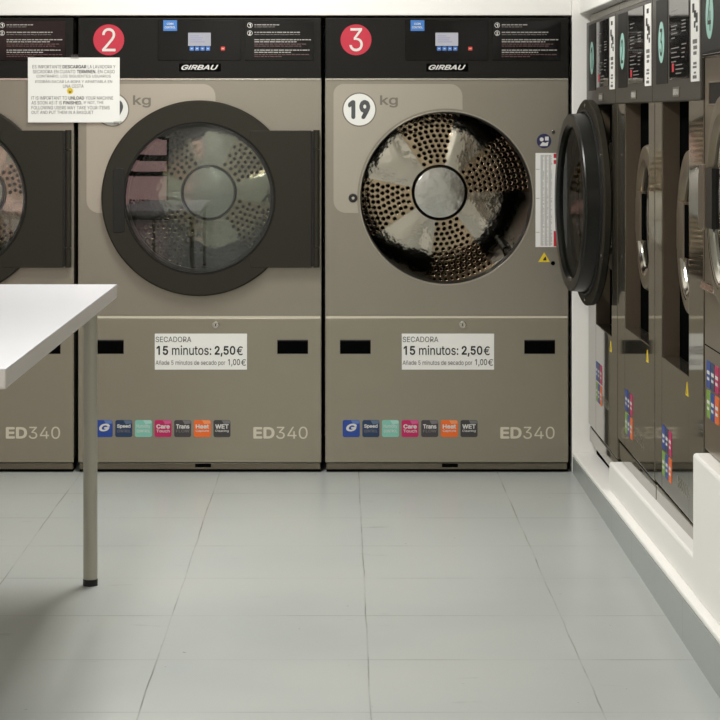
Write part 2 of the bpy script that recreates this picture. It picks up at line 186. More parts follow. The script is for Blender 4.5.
# ------------------------------------------------------------------ letter outlines (advance, then closed contours, 1000 units = 1)
import json
GLYPHS = json.loads(r'''{" ":[188],",":[188,[38,-119,68,71,137,71,84,-119]],".":[188,[95,-4,78,-1,63,9,53,24,50,41,53,59,63,73,78,83,95,87,113,83,128,73,138,59,141,41,138,24,128,9,113,-1]],"0":[453,[227,-7,174,1,130,24,95,62,69,113,53,178,48,254,53,330,69,395,95,447,130,484,174,508,227,516,279,508,323,484,358,447,384,395,400,330,405,254,400,178,384,113,359,62,323,24,279,1],[227,50,261,56,290,74,313,103,330,144,340,194,344,254,340,314,330,365,313,405,290,435,261,453,227,460,192,453,163,435,140,405,123,365,113,314,109,254,113,194,123,144,140,103,163,74,192,56]],"1":[453,[76,0,76,55,391,55,391,0],[276,509,276,0,212,0,212,448,209,448,86,358,86,427,198,509]],"2":[453,[64,0,64,47,234,229,282,282,311,327,320,371,317,397,308,419,293,436,273,449,224,460,196,457,172,447,153,433,139,413,130,390,127,362,66,362,71,405,86,442,111,473,143,496,182,511,225,516,268,511,306,497,337,474,361,445,376,411,381,372,371,318,336,259,267,180,153,60,153,57,389,57,389,0]],"3":[453,[218,-7,173,-3,133,10,98,30,70,57,52,91,44,132,109,132,115,107,126,87,144,71,165,59,219,50,275,61,297,74,315,93,325,116,329,145,326,172,316,196,299,217,275,234,242,244,201,248,157,248,157,299,288,448,288,452,70,452,70,509,372,509,372,461,211,278,211,289,264,288,308,276,344,253,371,222,387,186,393,145,387,103,370,66,344,36,309,12,266,-2]],"4":[453,[40,105,40,158,247,509,311,509,109,166,109,163,413,163,413,105],[282,0,282,121,282,146,282,318,343,318,343,0]],"5":[453,[221,-7,178,-2,140,11,108,32,83,60,66,93,60,130,122,130,127,108,138,89,173,60,221,50,250,53,276,64,298,82,314,104,324,131,328,162,324,193,314,221,297,244,275,262,248,273,218,277,167,268,128,246,67,253,96,509,366,509,366,452,151,452,134,301,136,301,178,325,229,334,263,330,294,321,321,306,345,285,364,260,379,231,388,199,391,163,385,117,369,76,343,41,309,15,268,-1]],"6":[453,[226,-7,182,-1,142,15,109,40,84,74,69,115,64,162,68,199,80,239,137,340,252,509,322,509,151,261,145,261,165,288,196,307,235,314,278,309,316,295,346,271,370,240,384,201,389,157,384,112,368,73,343,39,310,14,271,-2],[226,48,254,52,279,63,299,79,314,101,324,128,327,157,324,187,314,213,299,235,279,251,254,262,226,265,198,262,174,252,153,235,138,214,128,188,125,158,128,128,138,102,153,79,174,63,198,52]],"7":[453,[97,0,323,448,323,452,62,452,62,509,391,509,391,449,165,0]],"8":[453,[226,-7,178,-2,136,11,101,33,74,62,57,96,52,135,55,166,65,195,81,220,101,241,125,256,153,265,153,267,119,282,93,308,76,342,70,380,75,417,90,450,114,477,146,498,184,511,226,516,269,511,306,498,337,477,361,450,377,417,382,380,376,342,359,308,333,282,300,267,300,265,327,256,351,241,372,220,387,195,397,166,401,135,395,96,378,62,352,33,317,11,275,-2],[226,49,258,52,285,60,307,74,323,91,333,113,337,139,333,165,322,189,305,208,283,223,256,232,226,235,196,232,169,223,147,208,130,189,119,165,115,139,119,113,129,91,145,74,167,60,195,52],[226,290,274,300,293,313,307,330,316,351,319,376,316,399,308,420,294,437,275,449,226,460,177,449,159,437,145,420,136,399,133,376,136,351,145,330,159,313,178,300]],"9":[453,[226,516,271,510,310,494,343,468,368,434,384,393,389,347,385,309,373,270,315,168,200,0,130,0,301,248,307,248,287,221,257,202,218,195,175,199,137,214,106,237,83,269,68,307,64,352,69,397,85,436,110,469,143,494,182,510],[226,460,199,457,174,446,154,429,138,407,129,381,125,352,129,322,138,295,154,274,174,257,199,247,226,243,254,247,279,257,299,273,314,295,324,321,327,350,324,381,314,407,299,429,279,446,254,457]],":":[188,[95,-4,78,-1,63,9,53,24,50,41,53,59,63,73,78,83,95,87,113,83,128,73,138,59,141,41,138,24,128,9,113,-1],[95,271,78,274,63,284,53,299,50,316,53,334,63,349,78,359,95,362,113,359,128,349,138,334,141,316,138,299,128,284,113,274]],"A":[480,[16,0,201,509,276,509,463,0,395,0,287,302,264,372,232,478,245,478,213,371,191,302,85,0],[110,142,110,199,370,199,370,142]],"B":[456,[60,0,60,509,241,509,289,504,329,491,359,469,381,442,394,410,398,374,395,344,387,320,356,286,315,267,315,262,339,257,363,245,385,227,402,203,414,173,418,136,413,100,400,67,377,39,344,18,301,4,247,0],[125,57,245,57,296,63,330,80,349,105,355,137,352,161,342,184,327,203,306,218,279,228,248,231,125,231],[125,285,238,285,288,296,308,309,323,326,333,348,336,372,330,403,313,429,283,446,240,452,125,452]],"C":[510,[267,-7,205,1,150,25,104,63,70,115,48,179,40,254,48,329,70,393,104,445,150,484,205,508,267,516,340,504,373,490,402,471,427,447,448,418,463,385,473,348,408,348,389,395,357,428,315,449,267,456,223,450,184,432,150,403,125,364,109,314,103,254,109,194,125,145,151,105,184,76,223,59,267,53,315,60,357,81,389,114,408,160,473,160,463,124,448,91,428,62,402,38,373,19,341,5,305,-4]],"D":[502,[219,0,96,0,96,57,215,57,272,63,318,81,354,110,379,149,394,198,399,255,394,312,379,361,354,399,320,428,275,446,221,452,93,452,93,509,225,509,294,501,353,478,399,441,433,391,455,329,462,255,455,181,433,119,398,68,351,31,291,8],[125,509,125,0,60,0,60,509]],"E":[419,[60,0,60,509,372,509,372,452,125,452,125,286,355,286,355,229,125,229,125,57,375,57,375,0]],"F":[410,[60,0,60,509,369,509,369,452,125,452,125,278,346,278,346,221,125,221,125,0]],"G":[520,[269,-7,205,1,149,25,104,64,69,116,47,179,40,254,47,329,69,393,103,445,149,484,203,508,265,516,304,513,340,504,374,489,403,469,429,445,449,416,465,384,474,349,408,349,387,393,356,427,315,448,265,456,222,450,183,432,150,404,125,364,109,314,103,254,109,194,125,145,151,105,184,76,224,59,269,53,309,57,345,71,374,93,396,123,410,160,415,202,434,199,283,199,283,256,478,256,478,200,471,141,451,91,419,50,377,19,326,0]],"H":[517,[60,0,60,509,125,509,125,289,392,289,392,509,457,509,457,0,392,0,392,232,125,232,125,0]],"I":[300,[31,0,31,57,118,57,118,452,31,452,31,509,269,509,269,452,183,452,183,57,269,57,269,0]],"K":[467,[104,145,104,216,139,261,174,303,212,344,364,509,448,509,231,276,228,276],[60,0,60,509,125,509,125,334,124,225,125,193,125,0],[372,0,188,259,228,309,449,0]],"L":[393,[60,0,60,509,125,509,125,57,361,57,361,0]],"M":[628,[60,0,60,509,152,509,277,187,287,159,299,123,311,84,322,49,307,49,318,83,330,121,342,158,352,187,476,509,568,509,568,0,504,0,504,291,504,327,505,369,506,413,507,457,513,457,498,409,482,363,467,322,456,291,342,0,286,0,170,291,159,321,145,361,129,408,112,457,119,457,120,416,121,372,122,328,122,291,122,0]],"N":[523,[60,0,60,509,136,509,343,183,363,151,388,107,414,55,405,54,401,108,399,157,399,195,399,509,463,509,463,0,387,0,202,290,177,331,148,381,108,452,119,454,122,384,124,328,125,291,125,0]],"O":[533,[267,-7,205,1,150,25,105,63,70,115,48,179,40,254,48,329,70,393,105,445,150,484,205,508,267,516,329,508,384,484,429,445,464,393,486,329,493,254,486,179,464,115,429,63,384,25,329,1],[267,53,310,59,349,76,383,105,408,144,425,194,430,254,425,314,408,365,383,404,349,433,310,450,267,456,223,450,184,433,151,404,125,364,109,314,103,254,109,194,125,144,151,105,184,76,223,59]],"P":[445,[60,0,60,509,235,509,289,503,332,487,366,462,390,430,404,391,409,348,404,304,390,265,366,233,332,207,289,191,235,186,109,186,109,242,233,242,269,246,297,256,318,272,333,294,342,319,344,348,342,376,333,402,318,423,297,439,268,449,232,452,125,452,125,0]],"Q":[533,[245,159,313,159,369,85,384,65,468,-48,401,-48,346,27,331,46],[267,-7,205,1,150,25,105,63,70,115,48,179,40,254,48,329,70,393,105,445,150,484,205,508,267,516,329,508,384,484,429,445,464,393,486,329,493,254,486,179,464,115,429,63,384,25,329,1],[267,53,310,59,349,76,383,105,408,144,425,194,430,254,425,314,408,365,383,404,349,433,310,450,267,456,223,450,184,433,151,404,125,364,109,314,103,254,109,194,125,144,151,105,184,76,223,59]],"R":[449,[60,0,60,509,236,509,290,504,333,489,367,465,390,433,405,395,409,352,405,309,390,271,367,240,333,217,289,203,236,198,96,198,96,255,234,255,269,258,298,267,319,281,334,300,342,324,345,352,342,380,334,405,319,425,298,440,269,449,233,452,125,452,125,0],[353,0,230,229,303,229,428,0]],"S":[447,[224,-9,172,-4,128,9,91,31,64,60,46,96,38,137,104,137,110,110,123,88,142,71,166,59,224,49,257,52,286,60,311,74,329,92,341,114,346,139,342,161,332,179,296,205,245,222,184,239,128,260,86,289,60,326,52,372,58,413,75,448,102,476,138,498,180,511,227,516,275,511,316,498,351,476,377,449,394,415,401,378,337,378,326,412,302,437,267,453,225,459,194,456,167,448,145,435,129,418,118,398,115,376,119,352,131,334,169,308,212,293,264,279,312,264,359,238,395,198,405,171,408,139,403,99,386,64,360,34,323,11,278,-4]],"T":[449,[32,452,32,509,417,509,417,452,257,452,257,0,193,0,193,452]],"U":[517,[259,-8,203,-2,154,15,114,43,85,80,66,124,60,173,60,509,124,509,124,178,128,144,141,113,160,87,187,68,220,56,259,52,298,56,331,68,357,87,377,113,389,144,393,178,393,509,457,509,457,173,451,124,433,80,403,43,363,15,315,-2]],"V":[480,[204,0,16,509,84,509,192,206,215,137,248,31,235,31,267,138,290,206,395,509,463,509,278,0]],"W":[686,[155,0,16,509,82,509,163,196,175,145,187,94,197,40,189,40,200,94,211,145,224,196,306,509,380,509,462,196,474,145,486,94,497,40,488,40,499,94,510,145,523,196,603,509,670,509,530,0,455,0,368,323,351,391,336,475,350,475,335,395,318,323,230,0]],"Y":[472,[203,0,203,208,16,509,91,509,192,344,222,292,250,230,224,230,251,293,280,344,381,509,455,509,268,208,268,0]],"a":[389,[160,-9,126,-5,94,5,68,22,48,45,35,73,30,108,34,138,43,161,58,179,78,193,125,211,178,220,234,227,265,235,273,243,276,255,276,257,267,297,240,322,196,331,149,322,118,301,100,274,41,291,57,322,79,346,104,364,133,375,194,384,239,379,286,360,306,343,322,320,333,290,337,251,337,0,277,0,277,52,272,52,252,25,215,1],[170,45,202,49,228,59,248,74,263,93,272,115,276,138,276,190,259,182,231,176,200,171,175,168,134,159,103,139,95,124,92,105,102,72,130,52]],"c":[396,[207,-8,159,-2,117,16,82,46,56,85,40,133,34,187,40,243,56,291,82,330,117,360,159,378,207,384,260,377,305,356,340,322,362,277,303,262,290,289,270,311,242,325,207,330,173,325,145,310,124,287,108,258,99,224,96,187,99,151,108,117,124,89,145,66,173,51,207,46,243,52,271,66,292,89,304,117,363,102,341,56,306,21,261,-1]],"d":[424,[195,-8,151,-2,111,16,79,45,55,84,39,133,34,189,39,245,55,293,79,332,112,361,151,378,196,384,228,381,253,373,287,346,306,319,311,319,311,509,372,509,372,0,313,0,313,59,307,59,287,31,252,4,227,-5],[205,47,236,51,263,65,284,86,299,115,309,150,312,189,309,229,300,263,284,291,263,312,237,325,205,330,172,325,145,311,124,290,108,261,99,227,96,189,99,151,109,117,124,88,145,66,172,51]],"e":[404,[212,-8,161,-2,117,16,82,46,56,85,40,132,34,187,39,242,55,290,81,329,115,359,157,378,205,384,266,374,294,361,319,341,341,315,357,282,368,242,371,194,371,169,75,169,75,221,338,221,310,202,307,237,298,269,283,294,263,314,237,326,205,330,173,326,146,313,125,294,109,270,99,241,96,211,96,178,100,139,110,106,128,80,151,61,179,50,212,46,254,53,285,73,306,105,365,91,353,63,335,39,311,19,283,4,249,-5]],"g":[425,[207,-151,168,-148,134,-140,82,-110,51,-69,101,-41,122,-66,154,-88,207,-97,249,-92,282,-75,304,-47,311,-6,311,68,306,68,287,41,252,16,227,8,195,5,152,10,113,27,80,53,55,90,39,136,34,191,39,246,55,293,80,332,112,361,152,378,196,384,228,382,253,373,288,346,308,319,313,319,313,379,372,379,372,-9,367,-54,350,-90,324,-117,291,-136,251,-147],[205,59,237,63,264,75,285,95,300,121,309,154,312,193,309,231,300,264,285,291,264,312,237,325,205,330,172,325,145,312,124,290,109,262,99,229,96,193,99,155,109,123,124,96,145,76,172,63]],"h":[410,[114,227,114,0,53,0,53,509,114,509,114,287,102,287,124,332,152,362,187,379,227,384,264,380,295,369,321,349,341,321,353,285,357,240,357,0,296,0,296,235,290,275,273,304,246,323,210,329,184,326,161,317,141,303,126,283,117,257]],"i":[167,[53,0,53,379,114,379,114,0],[84,443,67,446,54,455,44,468,41,483,44,499,54,512,67,521,84,524,100,521,114,512,123,499,126,483,123,468,114,455,100,446]],"k":[381,[110,137,110,212,121,212,284,379,360,379,184,199,177,199],[53,0,53,509,114,509,114,0],[294,0,148,186,191,229,372,0]],"l":[189,[139,-2,101,3,74,20,58,47,53,84,53,509,114,509,114,99,120,62,130,54,146,52,160,53,170,54,181,3,162,-1]],"m":[610,[53,0,53,379,112,379,112,295,108,295,118,323,132,346,172,376,219,386,257,380,287,361,309,331,321,295,312,295,322,321,337,343,381,375,437,386,468,383,497,372,522,354,541,328,553,296,557,255,557,0,496,0,496,254,490,289,473,313,447,326,419,330,395,328,374,320,345,290,335,247,335,0,274,0,274,260,269,288,253,311,229,326,199,330,158,320,140,307,126,289,117,266,114,238,114,0]],"n":[410,[114,227,114,0,53,0,53,379,112,379,112,287,102,287,124,332,152,362,187,379,227,384,264,380,295,369,321,349,341,321,353,285,357,240,357,0,296,0,296,235,290,275,273,304,246,323,210,329,184,326,161,317,141,303,126,283,117,257]],"o":[415,[207,-8,159,-2,117,16,82,46,56,85,40,133,34,187,40,243,56,291,82,330,117,360,159,378,207,384,256,378,299,360,333,330,359,291,376,243,381,187,376,133,359,85,333,46,299,16,256,-2],[207,46,242,51,270,66,292,89,307,117,316,151,319,187,316,224,307,258,292,287,270,310,242,325,207,330,173,325,145,310,124,287,108,258,99,224,96,187,99,151,108,117,124,89,145,66,173,51]],"p":[424,[53,-143,53,379,112,379,112,319,118,319,137,346,171,373,197,381,229,384,274,378,313,361,345,332,370,293,385,245,390,189,385,133,370,84,346,45,313,16,274,-2,229,-8,198,-5,173,4,138,31,118,59,114,59,114,-143],[220,47,253,51,279,66,301,88,316,117,325,151,328,189,325,227,316,261,301,290,280,311,253,325,220,330,188,325,161,312,140,291,125,263,116,229,113,189,116,150,125,115,140,86,162,65,188,51]],"r":[259,[53,0,53,379,112,379,112,321,115,321,130,347,152,367,181,380,213,385,229,384,243,384,243,322,230,324,207,326,182,323,159,315,140,301,126,284,117,262,114,237,114,0]],"s":[365,[182,-8,145,-5,112,3,84,18,62,38,45,63,36,94,94,107,105,79,124,60,150,49,181,45,217,50,244,62,262,81,268,103,265,121,254,136,237,147,212,155,149,170,104,186,72,208,53,237,47,274,51,305,65,332,87,354,115,370,149,381,187,384,223,381,254,372,279,358,299,339,324,290,268,277,258,298,243,316,219,328,187,333,156,329,131,317,114,299,109,277,112,258,124,243,172,223,229,209,275,194,306,171,325,142,331,107,326,75,312,47,290,24,260,6,223,-5]],"t":[227,[204,379,204,327,6,327,6,379],[65,471,126,471,126,98,128,76,136,61,150,53,170,50,185,51,202,54,213,2,192,-3,168,-4,125,2,92,21,72,52,65,93]],"u":[410,[182,-5,146,-1,115,11,89,31,69,59,57,95,53,139,53,379,114,379,114,144,119,105,137,75,164,56,200,50,226,53,249,62,268,77,283,97,293,122,296,153,296,379,357,379,357,0,298,0,298,92,307,92,286,47,257,17,222,0]],"v":[389,[163,0,17,379,84,379,165,155,187,87,206,21,184,21,203,87,224,155,305,379,371,379,226,0]],"y":[389,[47,-139,61,-86,71,-87,104,-89,130,-74,151,-36,163,-1,17,379,84,379,165,155,187,87,206,21,184,21,202,87,224,155,305,379,371,379,204,-58,177,-107,139,-136,91,-145,65,-143]],"Á":[480,[16,0,201,509,276,509,463,0,395,0,287,302,264,372,232,478,245,478,213,371,191,302,85,0],[110,142,110,199,370,199,370,142],[213,558,260,659,329,659,263,558]],"ñ":[410,[114,227,114,0,53,0,53,379,112,379,112,287,102,287,124,332,152,362,187,379,227,384,264,380,295,369,321,349,341,321,353,285,357,240,357,0,296,0,296,235,290,275,273,304,246,323,210,329,184,326,161,317,141,303,126,283,117,257],[250,446,225,450,202,460,182,470,167,475,153,466,149,448,106,448,110,476,120,498,137,513,161,518,185,514,207,504,226,494,243,490,256,496,262,517,304,517,300,488,289,466,272,451]],"€":[464,[364,329,341,279,16,279,34,329],[321,229,298,179,16,179,34,229],[423,463,398,409,366,433,329,450,288,456,248,450,213,433,183,404,161,365,146,315,141,254,146,194,161,144,183,104,213,76,248,59,288,53,329,59,365,74,396,96,422,43,393,21,361,6,325,-4,288,-7,230,1,179,25,137,63,105,115,85,179,78,254,85,329,105,393,137,445,179,484,230,508,288,516,325,512,361,502,394,486]]}''')
GLYPHS['1'] = [GLYPHS['1'][0], GLYPHS['1'][2]]
GLYPHS['I'] = [184, [60, 0, 60, 509, 124, 509, 124, 0]]

# ------------------------------------------------------------------ mesh builder
class MB:
    """collects shapes into one mesh; local frame: x along the face, z up, outward = -y"""
    def __init__(s):
        s.bm = bmesh.new(); s.mats = []
    def mi(s, m):
        if m not in s.mats: s.mats.append(m)
        return s.mats.index(m)
    def _merge(s, t, m):
        i = s.mi(m)
        for f in t.faces: f.material_index = i
        me = bpy.data.meshes.new('tmp'); t.to_mesh(me); t.free()
        s.bm.from_mesh(me); bpy.data.meshes.remove(me)
    def box(s, x0, x1, z0, z1, w0, w1, m, bev=0.0, seg=2):
        """w = distance outward from the face plane"""
        t = bmesh.new()
        vs = [t.verts.new((x, -w, z)) for x in (x0, x1) for w in (w0, w1) for z in (z0, z1)]
        for q in ((0, 1, 3, 2), (4, 6, 7, 5), (0, 4, 5, 1), (2, 3, 7, 6), (0, 2, 6, 4), (1, 5, 7, 3)):
            t.faces.new([vs[i] for i in q])
        bmesh.ops.recalc_face_normals(t, faces=t.faces)
        if bev > 0:
            bmesh.ops.bevel(t, geom=list(t.edges), offset=bev, segments=seg, affect='EDGES', profile=0.5)
        s._merge(t, m); return s
    def hexa(s, pts, m, bev=0.0):
        """eight corners: bottom four then top four, same winding"""
        t = bmesh.new(); vs = [t.verts.new(p) for p in pts]
        for q in ((3, 2, 1, 0), (4, 5, 6, 7), (0, 1, 5, 4), (1, 2, 6, 5), (2, 3, 7, 6), (3, 0, 4, 7)):
            t.faces.new([vs[i] for i in q])
        bmesh.ops.recalc_face_normals(t, faces=t.faces)
        if bev > 0: bmesh.ops.bevel(t, geom=list(t.edges), offset=bev, segments=2, affect='EDGES', profile=0.5)
        s._merge(t, m); return s
    def prism(s, poly, w0, w1, m, bev=0.0):
        """outline [(x, z)] extruded from w0 to w1"""
        t = bmesh.new()
        a = [t.verts.new((x, -w0, z)) for x, z in poly]; b = [t.verts.new((x, -w1, z)) for x, z in poly]
        n = len(poly)
        t.faces.new(a); top = t.faces.new(list(reversed(b)))
        for i in range(n): t.faces.new((a[i], b[i], b[(i + 1) % n], a[(i + 1) % n]))
        bmesh.ops.recalc_face_normals(t, faces=t.faces)
        if bev > 0: bmesh.ops.bevel(t, geom=list(top.edges), offset=bev, segments=2, affect='EDGES', profile=0.5)
        s._merge(t, m); return s
    def rrect(s, x0, x1, z0, z1, r, w0, w1, m, bev=0.0):
        p = []
        for cx, cz, a0 in ((x1 - r, z1 - r, 0), (x0 + r, z1 - r, 90), (x0 + r, z0 + r, 180), (x1 - r, z0 + r, 270)):
            for k in range(6):
                a = math.radians(a0 + 18 * k); p.append((cx + r * math.cos(a), cz + r * math.sin(a)))
        return s.prism(p, w0, w1, m, bev)
    def disc(s, cx, cz, r, w0, w1, m, n=40, bev=0.0, rx=None):
        return s.prism([(cx + (rx or r) * math.cos(2 * PI * k / n), cz + r * math.sin(2 * PI * k / n)) for k in range(n)], w0, w1, m, bev)
    def lathe(s, cx, cz, prof, m, n=72, closed=False, arc=None):
        """profile [(radius, w)] turned about the outward axis"""
        t = bmesh.new(); rings = []
        for r, w in prof:
            if r < 1e-6: rings.append([t.verts.new((cx, -w, cz))])
            else: rings.append([t.verts.new((cx + r * math.cos(2 * PI * k / n), -w, cz + r * math.sin(2 * PI * k / n))) for k in range(n)])
        pairs = list(zip(rings, rings[1:]))
        if closed: pairs.append((rings[-1], rings[0]))
        for a, b in pairs:
            for k in range(n):
                k2 = (k + 1) % n
                if arc and not arc[0] <= 360 * (k + .5) / n <= arc[1]: continue
                if len(a) == 1 and len(b) == 1: continue
                if len(a) == 1: t.faces.new((a[0], b[k], b[k2]))
                elif len(b) == 1: t.faces.new((a[k], b[0], a[k2]))
                else: t.faces.new((a[k], b[k], b[k2], a[k2]))
        bmesh.ops.recalc_face_normals(t, faces=t.faces)
        s._merge(t, m); return s
    def plate_hole(s, x0, x1, z0, z1, cx, cz, r, w, m, n=96):
        """flat plate at w with a round opening"""
        angs = [2 * PI * k / n for k in range(n)] + [math.atan2(z - cz, x - cx) % (2 * PI) for x in (x0, x1) for z in (z0, z1)]
        angs = sorted(set(angs)); t = bmesh.new(); inn = []; out = []
        for a in angs:
            c, d = math.cos(a), math.sin(a)
            tx = ((x1 - cx) if c > 0 else (x0 - cx)) / c if abs(c) > 1e-9 else 1e9
            tz = ((z1 - cz) if d > 0 else (z0 - cz)) / d if abs(d) > 1e-9 else 1e9
            k = min(tx, tz)
            inn.append(t.verts.new((cx + r * c, -w, cz + r * d))); out.append(t.verts.new((cx + k * c, -w, cz + k * d)))
        N = len(angs)
        for i in range(N):
            j = (i + 1) % N
            t.faces.new((inn[i], out[i], out[j], inn[j]))
        s._merge(t, m); return s
    def tube(s, p0, p1, r, m, n=36):
        a, b = Vector(p0), Vector(p1); d = (b - a).normalized()
        u = d.orthogonal().normalized(); v = d.cross(u); t = bmesh.new()
        A = [t.verts.new(a + r * (math.cos(2 * PI * k / n) * u + math.sin(2 * PI * k / n) * v)) for k in range(n)]
        B = [t.verts.new(b + r * (math.cos(2 * PI * k / n) * u + math.sin(2 * PI * k / n) * v)) for k in range(n)]
        t.faces.new(list(reversed(A))); t.faces.new(B)
        for k in range(n): t.faces.new((A[k], A[(k + 1) % n], B[(k + 1) % n], B[k]))
        bmesh.ops.recalc_face_normals(t, faces=t.faces)
        s._merge(t, m); return s
    def text(s, body, x0, x1, z0, z1, w, m, bold=0.0, shear=0.0):
        """lettering fitted to the rectangle, printed at w"""
        pen = 0; groups = []
        for ch in body:
            adv, *cons = GLYPHS[ch]
            ar = lambda c: sum(c[2 * k] * c[(2 * k + 3) % len(c)] - c[(2 * k + 2) % len(c)] * c[2 * k + 1] for k in range(len(c) // 2))
            outs = [[c] for c in cons if ar(c) < 0]
            for h in (c for c in cons if ar(c) >= 0):
                for o_ in outs:
                    q = o_[0]
                    if min(q[::2]) < min(h[::2]) and max(q[::2]) > max(h[::2]) and min(q[1::2]) < min(h[1::2]) and max(q[1::2]) > max(h[1::2]):
                        o_.append(h); break
            groups += [(pen, o_) for o_ in outs]
            pen += adv
        t = bmesh.new(); lift = 0.0
        for pen, o_ in groups:
            cu = bpy.data.curves.new('txt', 'CURVE'); cu.dimensions = '2D'; cu.fill_mode = 'BOTH'
            for c in o_:
                sp = cu.splines.new('POLY'); n = len(c) // 2; sp.points.add(n - 1); sp.use_cyclic_u = True
                for k in range(n):
                    sp.points[k].co = ((pen + c[2 * k]) / 1000 + shear * c[2 * k + 1] / 1000, c[2 * k + 1] / 1000, 0, 1)
            ob = bpy.data.objects.new('txt', cu)
            me = bpy.data.meshes.new_from_object(ob)
            shifts = [(0, 0)] + ([(bold * math.cos(q * PI / 4), bold * math.sin(q * PI / 4)) for q in range(8)] if bold > 0.001 else [])
            base = [v.co.copy() for v in me.vertices]
            for dx, dy in shifts:
                lift = (lift + 0.00004) % 0.0004
                for v, c0 in zip(me.vertices, base): v.co = (c0.x + dx, c0.y + dy, lift)
                t.from_mesh(me)
            bpy.data.meshes.remove(me)
            bpy.data.objects.remove(ob); bpy.data.curves.remove(cu)
        me = bpy.data.meshes.new('txt'); t.to_mesh(me); t.free()
        xs = [v.co.x for v in me.vertices]; ys = [v.co.y for v in me.vertices]
        ax, bx, ay, by = min(xs), max(xs), min(ys), max(ys)
        fx = (x1 - x0) / (bx - ax); fy = (z1 - z0) / (by - ay)
        for v in me.vertices:
            v.co = ((v.co.x - ax) * fx + x0, -w - v.co.z, (v.co.y - ay) * fy + z0)
        i = s.mi(m)
        k = len(s.bm.faces); s.bm.from_mesh(me); s.bm.faces.ensure_lookup_table()
        for f in s.bm.faces[k:]: f.material_index = i
        bpy.data.meshes.remove(me); return s
    def quad(s, x0, x1, z0, z1, w, m):
        t = bmesh.new()
        t.faces.new([t.verts.new(p) for p in ((x0, -w, z0), (x1, -w, z0), (x1, -w, z1), (x0, -w, z1))])
        s._merge(t, m); return s
    def build(s, name, parent=None, angle=15, smooth=True):
        me = bpy.data.meshes.new(name)
        if smooth:
            for f in s.bm.faces: f.smooth = True
        s.bm.to_mesh(me); s.bm.free()
        for m in s.mats: me.materials.append(m)
        if smooth: me.set_sharp_from_angle(angle=math.radians(angle))
        o = bpy.data.objects.new(name, me); COL.objects.link(o)
        if parent is not None: o.parent = parent
        return o

def thing(name, label, cat, loc=(0, 0, 0), rz=0.0, group=None):
    o = bpy.data.objects.new(name, None); COL.objects.link(o)
    o.empty_display_size = 0.1
    o.location = loc; o.rotation_euler = (0, 0, rz)
    o['label'] = label; o['category'] = cat; o['kind'] = 'thing'
    if group: o['group'] = group
    return o
def tag(o, label, cat, group=None):
    o['label'] = label; o['category'] = cat; o['kind'] = 'thing'
    if group: o['group'] = group
    return o
def struct(mb, name):
    o = mb.build(name); o['kind'] = 'structure'; return o

# ------------------------------------------------------------------ camera
EYE = 1.43; F = 2350.0
cam = bpy.data.cameras.new('camera'); co = bpy.data.objects.new('camera', cam); COL.objects.link(co)
co.location = (0, 0, EYE); co.rotation_euler = (PI / 2, 0, 0)
cam.sensor_width = 36; cam.lens = 36 * F / 720
cam.shift_x = (360 - 340) / 720; cam.shift_y = -(360 - 115) / 720
cam.clip_end = 60
sc.camera = co

# ------------------------------------------------------------------ room
FY = 9.4            # plane of the dryer fronts
def room():
    b = MB(); b.box(-4.6, 1.9, -0.1, 0.0, -10.6, 2.6, FLOOR)
    struct(b, 'floor')
    b = MB(); b.box(-4.6, 1.9, 2.9, 3.0, -10.6, 2.6, CEIL); struct(b, 'ceiling')
    b = MB(); b.box(-4.6, 1.9, 0, 2.9, -10.6, -10.5, WALL); struct(b, 'wall_back')
    b = MB(); b.box(-4.6, 0.9285, 1.828, 2.9, -10.5, -9.405, WHITE, 0.004); struct(b, 'trim_5')     # boxed-in wall above the dryers
    b = MB(); b.box(0.9285, 1.25, 0.0, 2.9, -10.5, -9.402, WHITE, 0.004); struct(b, 'trim_6')     # corner pier
    b = MB(); b.box(-4.7, -4.6, 0, 2.9, -10.6, 2.6, WALL); struct(b, 'wall_left')
    b = MB(); b.box(1.9, 2.0, 0, 2.9, -10.6, 2.6, WALL)
    b.box(0.957, 1.9, 1.833, 2.9, -9.4015, 1.0, WHITE, 0.004)             # bulkhead over the washers
    struct(b, 'wall_right')
    b = MB()
    X0, X1, Z0, Z1 = -3.75, -2.2, 0.02, 2.5
    b.box(-4.6, X0, 0, 2.9, 2.5, 2.6, WALL); b.box(X1, 1.9, 0, 2.9, 2.5, 2.6, WALL)
    b.box(X0, X1, Z1, 2.9, 2.5, 2.6, WALL); b.box(X0, X1, 0, Z0, 2.5, 2.6, WALL)
    struct(b, 'wall_front')
    # shop window with pink film and dark bands, on the wall behind the camera
    b = MB(); b.box(X0, X1, Z0, Z1, 2.54, 2.56, emit('pink_window', (222, 180, 176), 2.1))
    o = struct(b, 'window_1')
    f = MB()
    for z0, z1 in ((0.02, 0.24), (1.34, 1.48), (1.8, 1.98), (2.44, 2.5)): f.box(X0, X1, z0, z1, 2.50, 2.54, BLACK)
    for x in (X0, X1 - .06): f.box(x, x + 0.06, Z0, Z1, 2.49, 2.54, DOOR)
    f.text('avaseca', X0 + 1.0, X0 + .35, 0.42, 0.64, 2.52, INK, .02)
    f.text('avaseca', X1 - .08, X1 - .46, 0.44, 0.58, 2.52, INK, .02)
    f.build('window_frame', o)
room()

